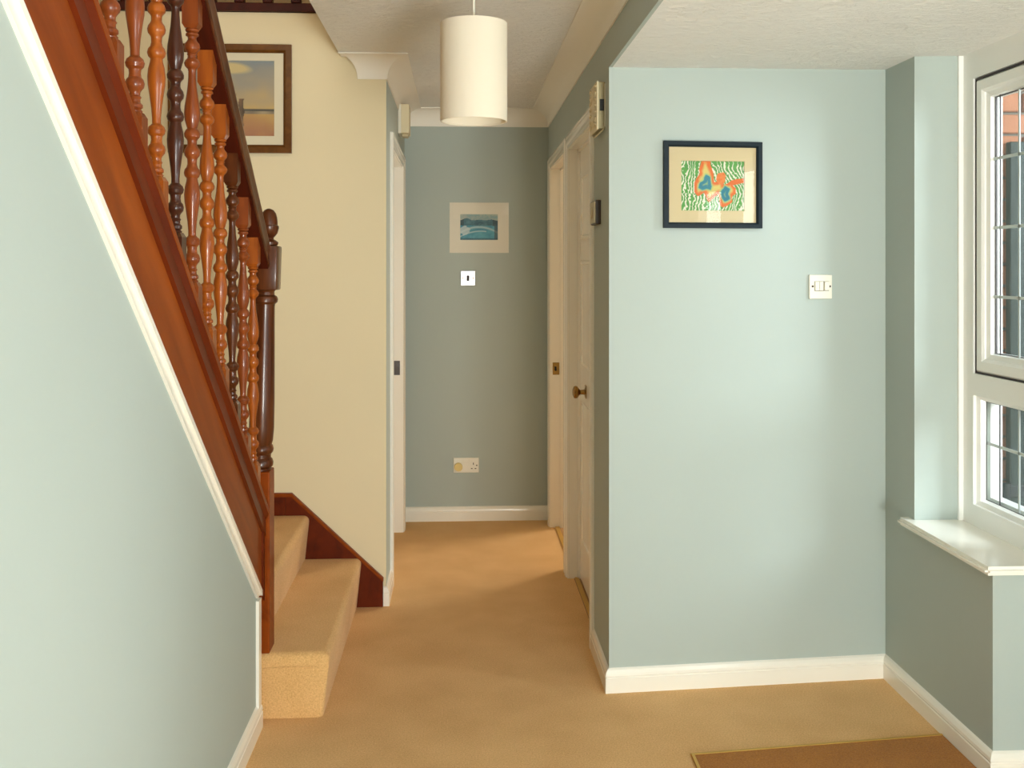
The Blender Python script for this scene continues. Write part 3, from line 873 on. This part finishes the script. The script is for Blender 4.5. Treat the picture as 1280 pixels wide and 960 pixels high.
bm = BM(); lathe(bm, [(0, z1 - 0.205), (0.012, z1 - 0.203), (0.024, z1 - 0.192), (0.030, z1 - 0.172), (0.028, z1 - 0.152), (0.020, z1 - 0.130), (0.014, z1 - 0.115), (0.013, z1 - 0.10), (0, z1 - 0.10)], (LX, LY), 24)
obj('bulb', bm, M_BULB, pl, smooth=0.6)

# ------------------------------------------------------------------ pictures


def colour_grid(name, P, w, h, nx, ny, fn, parent):
    bm = BM()
    vs_ = [[bm.verts.new(P(w * i / nx, h * j / ny, 0)) for i in range(nx + 1)] for j in range(ny + 1)]
    for j in range(ny):
        for i in range(nx):
            bm.faces.new((vs_[j][i], vs_[j][i + 1], vs_[j + 1][i + 1], vs_[j + 1][i]))
    me = bpy.data.meshes.new(name); bm.to_mesh(me); bm.free()
    at = me.color_attributes.new('ink', 'FLOAT_COLOR', 'POINT')
    k = 0
    for j in range(ny + 1):
        for i in range(nx + 1):
            at.data[k].color = (*fn(i / nx, 1 - j / ny), 1); k += 1
    me.materials.append(M_PRINT)
    return link(name, me, parent)


def picture(name, label, origin, ex, n, w, h, fw, fd, fmat, mount, art, fn, res, tilt=0.0, group=None):
    """origin lower-left corner on the wall, ex along the wall, n off the wall; art=(x0,y0,x1,y1) within the picture"""
    o, ex, n = Vector(origin), Vector(ex).normalized(), Vector(n).normalized()
    up = Vector((0, 0, 1))
    P = lambda u, v, d: o + ex * u + up * v + n * d
    t = thing(name, P(w / 2, 0, 0), label, 'picture', group)
    bm = BM()
    if fw:
        frame_ring(bm, P, w, h, [(0, 0.001), (0, fd), (fw * 0.7, fd), (fw, fd * 0.6), (fw, 0.001)])
        obj('frame', bm, fmat, t)
    i = fw * 0.8
    bm = BM()
    m0 = 0.002
    m1 = 0.006 if fw else 0.004
    # mount card with a bevelled window, built as a ring
    x0, y0, x1, y1 = art
    outer = [P(i, i, m1), P(w - i, i, m1), P(w - i, h - i, m1), P(i, h - i, m1)]
    inner = [P(x0, y0, m1), P(x1, y0, m1), P(x1, y1, m1), P(x0, y1, m1)]
    low = [P(x0 + .001, y0 + .001, m0), P(x1 - .001, y0 + .001, m0), P(x1 - .001, y1 - .001, m0), P(x0 + .001, y1 - .001, m0)]
    back = [P(i, i, 0.001), P(w - i, i, 0.001), P(w - i, h - i, 0.001), P(i, h - i, 0.001)]
    loft(bm, [back, outer, inner, low], cap=False)
    obj('mount', bm, mount, t)
    colour_grid('print', lambda u, v, d: P(x0 + u, y0 + v, m0 + 0.0005), x1 - x0, y1 - y0, res[0], res[1], fn, t)
    bm = BM()
    g = m1 + 0.003
    bm.faces.new([bm.verts.new(P(a, b, g)) for a, b in ((i, i), (w - i, i), (w - i, h - i), (i, h - i))])
    bmesh.ops.solidify(bm, geom=bm.faces[:], thickness=0.0012)
    obj('glass', bm, M_GLASS, t)
    return t, P


def inside(px, py, poly):
    c = False
    for (x1, y1), (x2, y2) in zip(poly, poly[1:] + poly[:1]):
        if (y1 > py) != (y2 > py) and px < (x2 - x1) * (py - y1) / (y2 - y1) + x1:
            c = not c
    return c


def dist(px, py, poly):
    best = 9
    for (x1, y1), (x2, y2) in zip(poly, poly[1:] + poly[:1]):
        dx_, dy_ = x2 - x1, y2 - y1
        q = max(0, min(1, ((px - x1) * dx_ + (py - y1) * dy_) / (dx_ * dx_ + dy_ * dy_ + 1e-9)))
        best = min(best, math.hypot(px - x1 - q * dx_, py - y1 - q * dy_))
    return best


def mixc(a, b, t):
    t = max(0, min(1, t))
    return tuple(a[i] * (1 - t) + b[i] * t for i in range(3))


def hash2(i, j):
    v = math.sin(i * 127.1 + j * 311.7) * 43758.5453
    return v - math.floor(v)


def vnoise(x, y):
    i, j = math.floor(x), math.floor(y); fx_, fy = x - i, y - j
    fx_ = fx_ * fx_ * (3 - 2 * fx_); fy = fy * fy * (3 - 2 * fy)
    return (hash2(i, j) * (1 - fx_) + hash2(i + 1, j) * fx_) * (1 - fy) + (hash2(i, j + 1) * (1 - fx_) + hash2(i + 1, j + 1) * fx_) * fy


cv = lambda pts: [((x - 100) / 750, (y_ - 180) / 750) for x, y_ in pts]
FLY = cv([(345, 170), (440, 170), (485, 330), (495, 420), (520, 420), (535, 325), (600, 312), (635, 350), (600, 455), (640, 440), (700, 395), (855, 370), (855, 430), (720, 450), (752, 500), (740, 560), (715, 570), (700, 650), (640, 700), (590, 720), (560, 690), (540, 560), (480, 610), (425, 662), (395, 620), (375, 545), (300, 592), (262, 545), (252, 440), (275, 380), (310, 340), (315, 280)])
BLU1 = cv([(395, 335), (440, 365), (470, 480), (450, 515), (400, 500), (355, 520), (308, 492), (320, 430), (362, 405)])
BLU2 = cv([(625, 465), (680, 495), (665, 560), (680, 615), (625, 655), (580, 615), (560, 545)])
HEAD = cv([(535, 325), (600, 312), (635, 350), (600, 455), (540, 440), (515, 400)])


def butterfly(u, v):
    vy = v * 575 / 750
    wx = u + (vnoise(u * 16, vy * 16) - 0.5) * 0.02; wy = vy + (vnoise(u * 16 + 9, vy * 16) - 0.5) * 0.02
    OR, YE_, TE, GR, WH = lin(232, 110, 20), lin(224, 204, 110), lin(20, 128, 150), lin(94, 172, 72), lin(244, 240, 220)
    if inside(wx, wy, HEAD):
        return mixc(OR, lin(240, 140, 60), vnoise(u * 30, v * 30))
    if inside(wx, wy, BLU1) or inside(wx, wy, BLU2):
        d = min(dist(wx, wy, BLU1), dist(wx, wy, BLU2))
        return mixc(lin(100, 176, 150), TE, d / 0.012) if d < 0.05 else mixc(TE, lin(150, 190, 120), (d - 0.05) / 0.02)
    if inside(wx, wy, FLY):
        d = dist(wx, wy, FLY)
        c = mixc(OR, YE_, (d - 0.02 - 0.03 * vnoise(u * 14 + 3, v * 14)) / 0.04)
        b = min(dist(wx, wy, BLU1), dist(wx, wy, BLU2))
        return mixc(lin(160, 196, 130), c, b / 0.03)
    # white strokes scratched out of green, near vertical on the left, slanting on the right
    sl = 0.10 if u < 0.45 else -0.55
    if vy > 0.5: sl = 0.05 if u < 0.5 else 0.25
    q = (u + sl * vy) * 17 + vnoise(u * 9, vy * 7) * 2.0 + (vnoise(u * 40, vy * 40) - 0.5) * 0.5
    band = abs((q % 1) - 0.5) * 2
    thick = 0.45 + 0.35 * vnoise(q * 0.5 + 5, vy * 6) - (0.30 if (0.13 < u < 0.32 and v < 0.3) else 0) - (0.3 if (u > 0.45 and v < 0.08) else 0)
    return WH if band < thick * 0.58 else mixc(GR, lin(70, 150, 60), vnoise(u * 20, v * 20))


def lake(u, v):
    n = vnoise(u * 9, v * 9) * 0.6 + vnoise(u * 22, v * 22) * 0.4
    ridge = 0.20 + 0.16 * abs(u - 0.45) * -1 + 0.10 * n + (0.10 if 0.3 < u < 0.55 else 0)
    if v < 0.14 + 0.12 * vnoise(u * 6, 1):
        c = mixc(lin(196, 196, 176), lin(120, 160, 168), n)
    elif v < 0.42 + 0.05 * n:
        c = mixc(lin(28, 74, 96), lin(92, 140, 152), n * 0.9)
        if u < 0.1 or u > 0.86: c = mixc(c, lin(36, 40, 42), 0.6)
    else:
        c = mixc(lin(46, 128, 156), lin(98, 172, 190), n)
        arc = abs(v - (0.50 + 0.9 * (u - 0.5) ** 2))  # foam arcs and pale patch below also hold painted glass glare
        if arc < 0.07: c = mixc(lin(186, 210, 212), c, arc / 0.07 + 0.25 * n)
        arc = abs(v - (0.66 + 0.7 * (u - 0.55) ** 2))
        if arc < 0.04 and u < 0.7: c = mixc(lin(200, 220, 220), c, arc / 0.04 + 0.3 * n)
        if math.hypot(u - 0.12, (v - 0.62) * 0.8) < 0.12 * (0.6 + n): c = mixc(c, lin(220, 228, 226), 0.6)
        if u > 0.9: c = mixc(c, lin(60, 56, 50), 0.7)
        if v > 0.93: c = mixc(c, lin(24, 50, 64), 0.6)
    return c


def shore(u, v):
    n = vnoise(u * 7, v * 9)
    if v < 0.64:
        c = mixc(lin(128, 142, 150), lin(196, 168, 112), (v / 0.64) ** 1.1 + (n - 0.5) * 0.25)
        d = math.hypot((u - 0.42) / 0.26, (v - 0.10 - 0.25 * (u - 0.42) ** 2) / 0.07)     # pale cloud
        if d < 1.25: c = mixc(lin(206, 188, 136), c, max(0, d - 0.8) / 0.45)
    elif v < 0.67:
        c = lin(84, 82, 74)
    elif v < 0.71:
        c = mixc(lin(176, 160, 128), lin(120, 112, 96), n)
    else:
        c = mixc(lin(190, 154, 92), lin(168, 116, 88), (v - 0.71) / 0.29 + (n - 0.5) * 0.5)
    for cx_, hw, top, bot in ((0.47, 0.035, 0.44, 0.86), (0.58, 0.030, 0.50, 0.87), (0.26, 0.028, 0.42, 0.70)):
        if abs(u - cx_ - 0.01 * math.sin(v * 30)) < hw and top < v < bot:     # weathered groyne posts
            c = mixc(lin(66, 56, 44), lin(128, 96, 70), vnoise(u * 40, v * 6))
    return c


nw = nfw
wy = lambda x: PY0 + (x - XR) * (PY1 - PY0) / (PX1 - XR)
picture('butterfly_picture', 'black framed child\'s butterfly painting on the facing wall', (0.715, wy(0.715), 1.627), dx, nw, 0.360, 0.307, 0.020, 0.018, M_FRAMEBLACK, M_MOUNT,
        (0.066, 0.062, 0.298, 0.239), lambda u, v: tuple(0.8 * c for c in butterfly(u, v)), (180, 138))
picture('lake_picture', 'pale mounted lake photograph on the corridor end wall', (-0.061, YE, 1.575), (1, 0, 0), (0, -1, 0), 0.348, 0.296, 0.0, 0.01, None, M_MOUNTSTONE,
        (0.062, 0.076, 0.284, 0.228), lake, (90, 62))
picture('beach_picture', 'brown wood framed beach print on the cream stair wall', (-1.267, 4.5, 1.988), (1, 0, 0), (0, -1, 0), 0.532, 0.474, 0.036, 0.02, M_FRAMEBROWN, M_MOUNTPALE,
        (0.115, 0.075, 0.455, 0.405), shore, (110, 104))

# ------------------------------------------------------------------ electrical fittings


def on_wall(o, ex, n):
    o, ex, n = Vector(o), Vector(ex).normalized(), Vector(n).normalized()
    return lambda u, v, d: o + ex * u + Vector((0, 0, 1)) * v + n * d


def pbox(bm, P, u0, u1, v0, v1, d0, d1, bevel=0.0):
    vs_ = box(bm, u0, u1, v0, v1, d0, d1, bevel) if not bevel else None
    if bevel:
        n0 = len(bm.verts)
        b2 = BM(); box(b2, u0, u1, v0, v1, d0, d1, bevel)
        me = bpy.data.meshes.new('tmp'); b2.to_mesh(me); b2.free(); bm.from_mesh(me); bpy.data.meshes.remove(me)
        bm.verts.ensure_lookup_table(); vs_ = bm.verts[n0:]
    for v in vs_:
        v.co = P(*v.co)


def disc(bm, P, u, v, r, d0, d1, seg=16):
    rings = [[P(u + rr * math.cos(2 * pi * i / seg), v + rr * math.sin(2 * pi * i / seg), d) for i in range(seg)] for rr, d in ((r, d0), (r, d1 - r * 0.1), (r * 0.9, d1))]
    loft(bm, rings)


# fused switch on the facing wall
P = on_wall((1.252, wy(1.252), 1.375), dx, nw)
sw = thing('fused_switch', P(0.042, 0, 0), 'square white fused switch on the facing wall near the window', 'switch')
bm = BM(); pbox(bm, P, 0, 0.086, 0, 0.087, 0, 0.010, 0.003); obj('plate', bm, M_PLASTIC, sw)
bm = BM(); pbox(bm, P, 0.0185, 0.0535, 0.0275, 0.0635, 0.009, 0.0103); pbox(bm, P, 0.0525, 0.0735, 0.0285, 0.0635, 0.009, 0.0103)  # grey backing painted as the shade around rockers and fuse carrier
obj('shadow_gap', bm, mat('painted_gap_shade', lin(150, 144, 128), 0.6), sw)
for u0, u1, v0, v1, d in ((0.020, 0.0355, 0.030, 0.062, 0.015), (0.037, 0.052, 0.030, 0.062, 0.0135), (0.054, 0.072, 0.031, 0.063, 0.019)):
    bm = BM(); pbox(bm, P, u0, u1, v0, v1, 0.009, d, 0.002); obj('fuse_carrier' if u0 > 0.05 else 'rocker', bm, M_PLASTIC, sw)
for u in (0.012, 0.077):
    bm = BM(); disc(bm, P, u, 0.045, 0.004, 0.009, 0.0108, 10); obj('screw', bm, M_BROWN, sw, 'dark screw hole')

# steel switch on the end wall
P = on_wall((0.004, YE, 1.382), (1, 0, 0), (0, -1, 0))
sw = thing('steel_switch', P(0.043, 0, 0), 'small bright steel light switch below the lake photograph', 'switch')
bm = BM(); pbox(bm, P, 0, 0.086, 0, 0.088, 0, 0.007, 0.002); obj('plate', bm, M_STEEL, sw)
bm = BM(); pbox(bm, P, 0.036, 0.050, 0.028, 0.060, 0.006, 0.013, 0.003); obj('rocker', bm, M_GASKET, sw, 'dark grey rocker')
for u in (0.012, 0.074):
    bm = BM(); disc(bm, P, u, 0.044, 0.0035, 0.006, 0.0082, 10); obj('screw', bm, M_DARKBRASS, sw)

# double socket with a round plug-in
P = on_wall((-0.039, YE, 0.283), (1, 0, 0), (0, -1, 0))
so = thing('double_socket', P(0.073, 0, 0), 'cream double wall socket low on the corridor end wall', 'socket')
bm = BM(); pbox(bm, P, 0, 0.150, 0, 0.088, 0, 0.009, 0.003); obj('plate', bm, M_PLASTIC, so)
for u in (0.055, 0.080):
    bm = BM(); pbox(bm, P, u, u + 0.013, 0.056, 0.076, 0.008, 0.013, 0.002); obj('rocker', bm, M_PLASTIC, so)
for u, v, w_, h_ in ((0.115, 0.046, 0.005, 0.013), (0.103, 0.022, 0.010, 0.005), (0.125, 0.022, 0.010, 0.005), (0.133, 0.040, 0.008, 0.006)):
    bm = BM(); pbox(bm, P, u, u + w_, v, v + h_, 0.007, 0.0095); obj('pin_hole', bm, M_BROWN, so)
fr = thing('plug_in_freshener', P(0.032, 0.02, 0.009), 'round yellowed plug-in in the left half of the wall socket', 'plug')
bm = BM(); disc(bm, P, 0.030, 0.036, 0.024, 0.009, 0.034, 24); obj('body', bm, M_YELLOWED, fr, smooth=0.5)
bm = BM(); disc(bm, P, 0.030, 0.036, 0.012, 0.033, 0.037, 18); obj('cap', bm, M_YELLOWED, fr, smooth=0.5)

# door chime over the near right door
P = on_wall((XR, 3.825, 1.984), (0, -1, 0), (-1, 0, 0))
ch = thing('door_chime', P(0.09, 0, 0), 'cream door chime with a scrolled front high beside the near right door', 'door chime')
bm = BM(); pbox(bm, P, 0, 0.19, 0.004, 0.172, 0, 0.026, 0.002); obj('case', bm, mat('drab_beige_plastic', lin(158, 146, 108), 0.5), ch)
bm = BM(); pbox(bm, P, -0.004, 0.194, 0, 0.176, 0.024, 0.031, 0.003); fp = obj('front_panel', bm, M_IVORY, ch)
bm = BM()
for k in range(6):
    for s in (0, 1):
        cu, cv_ = 0.03 + 0.026 * k, 0.03 + 0.105 * s
        pts = []
        for q in range(14):
            a = q / 13 * 4.2 * (1 if (k + s) % 2 else -1); rr = 0.013 * (1 - q / 18)
            pts.append(P(cu + rr * math.cos(a), cv_ + 1.4 * rr * math.sin(a), 0.032))
        tube(bm, pts, 0.0032, 6)
for q in range(7):
    v = 0.02 + q * 0.023
    tube(bm, [P(0.01, v, 0.032), P(0.03, v + 0.008, 0.0335), P(0.05, v, 0.032)], 0.003, 6)
    tube(bm, [P(0.14, v, 0.032), P(0.16, v + 0.008, 0.0335), P(0.182, v, 0.032)], 0.003, 6)
obj('scrollwork', bm, M_IVORY, fp, smooth=0.9)
bm = BM(); pbox(bm, P, 0.1895, 0.191, 0.068, 0.110, 0.004, 0.020); obj('sound_slot', bm, M_BLACK, ch, 'black rectangular slot in the side')
bm = BM(); tube(bm, [P(0.197, 0.165, 0.002), P(0.198, 0.1, 0.002), P(0.197, 0.01, 0.002)], 0.002, 6); obj('bell_wire', bm, M_PLASTIC, ch)
bm = BM(); tube(bm, [P(0.01, 0.0, 0.02), P(0.06, -0.012, 0.022), P(0.13, -0.012, 0.02), P(0.185, 0.002, 0.006)], 0.003, 6); obj('bottom_loop', bm, M_BEIGE, ch)

# wall thermostat
P = on_wall((XR, 3.885, 1.649), (0, -1, 0), (-1, 0, 0))
th = thing('wall_thermostat', P(0.06, 0, 0), 'small square thermostat with beige face and dark brown sides', 'thermostat')
bm = BM(); pbox(bm, P, 0, 0.140, 0, 0.090, 0, 0.020, 0.003); obj('case', bm, M_BROWN, th, 'dark brown sides')
bm = BM(); pbox(bm, P, 0.006, 0.136, 0.005, 0.085, 0.019, 0.025, 0.003); fa = obj('face', bm, M_BEIGE, th)
bm = BM(); disc(bm, P, 0.07, 0.045, 0.022, 0.024, 0.030, 20); obj('dial', bm, M_BEIGE, fa, smooth=0.5)
bm = BM(); disc(bm, P, 0.132, 0.080, 0.004, 0.0195, 0.024, 10); obj('screw', bm, M_STEEL, th)

# alarm box high on the left corridor wall
P = on_wall((XL, 5.36, 2.196), (0, 1, 0), (1, 0, 0))
al = thing('alarm_box', P(0.07, 0, 0), 'small cream alarm box high above the left corridor door', 'alarm')
bm = BM(); pbox(bm, P, 0, 0.15, 0, 0.152, 0, 0.058, 0.003); obj('case', bm, M_IVORY, al)
bm = BM(); pbox(bm, P, -0.002, 0.152, -0.002, 0.154, 0, 0.016, 0.002); obj('back_plate', bm, M_PLASTIC, al)
bm = BM(); pbox(bm, P, 0.02, 0.10, -0.016, 0.0, 0.018, 0.052, 0.004); obj('sounder_grille', bm, M_BEIGE, al)

# ------------------------------------------------------------------ door mat let into the carpet
mt = thing('door_mat', (1.1, 2.5, 0), 'brown pile door mat with a brass edge set into the carpet', 'mat')
a = Vector((0.712, 3.056, 0)); b = Vector((1.528, 3.144, 0)); c_ = Vector((1.60, 1.75, 0)); d_ = Vector((0.69, 1.75, 0))
c_ = Vector((1.528, 1.75, 0))
bm = BM(); prism(bm, [a, b, c_, d_], (0, 0, 0.006)); obj('pile', bm, M_MAT, mt)
bm = BM(); dm = (b - a).normalized(); q = Vector((-dm.y, dm.x, 0))
prism(bm, [a - dm * 0.009, b, b + q * 0.009, a - dm * 0.009 + q * 0.009], (0, 0, 0.008))
obj('edge_strip', bm, M_GOLD, mt, 'brass strip along the far edge')
bm = BM(); prism(bm, [a + Vector((-0.009, 0, 0)), a, d_, d_ + Vector((-0.009, 0, 0))], (0, 0, 0.008))
obj('edge_strip', bm, M_GOLD, mt, 'brass strip along the side edge')
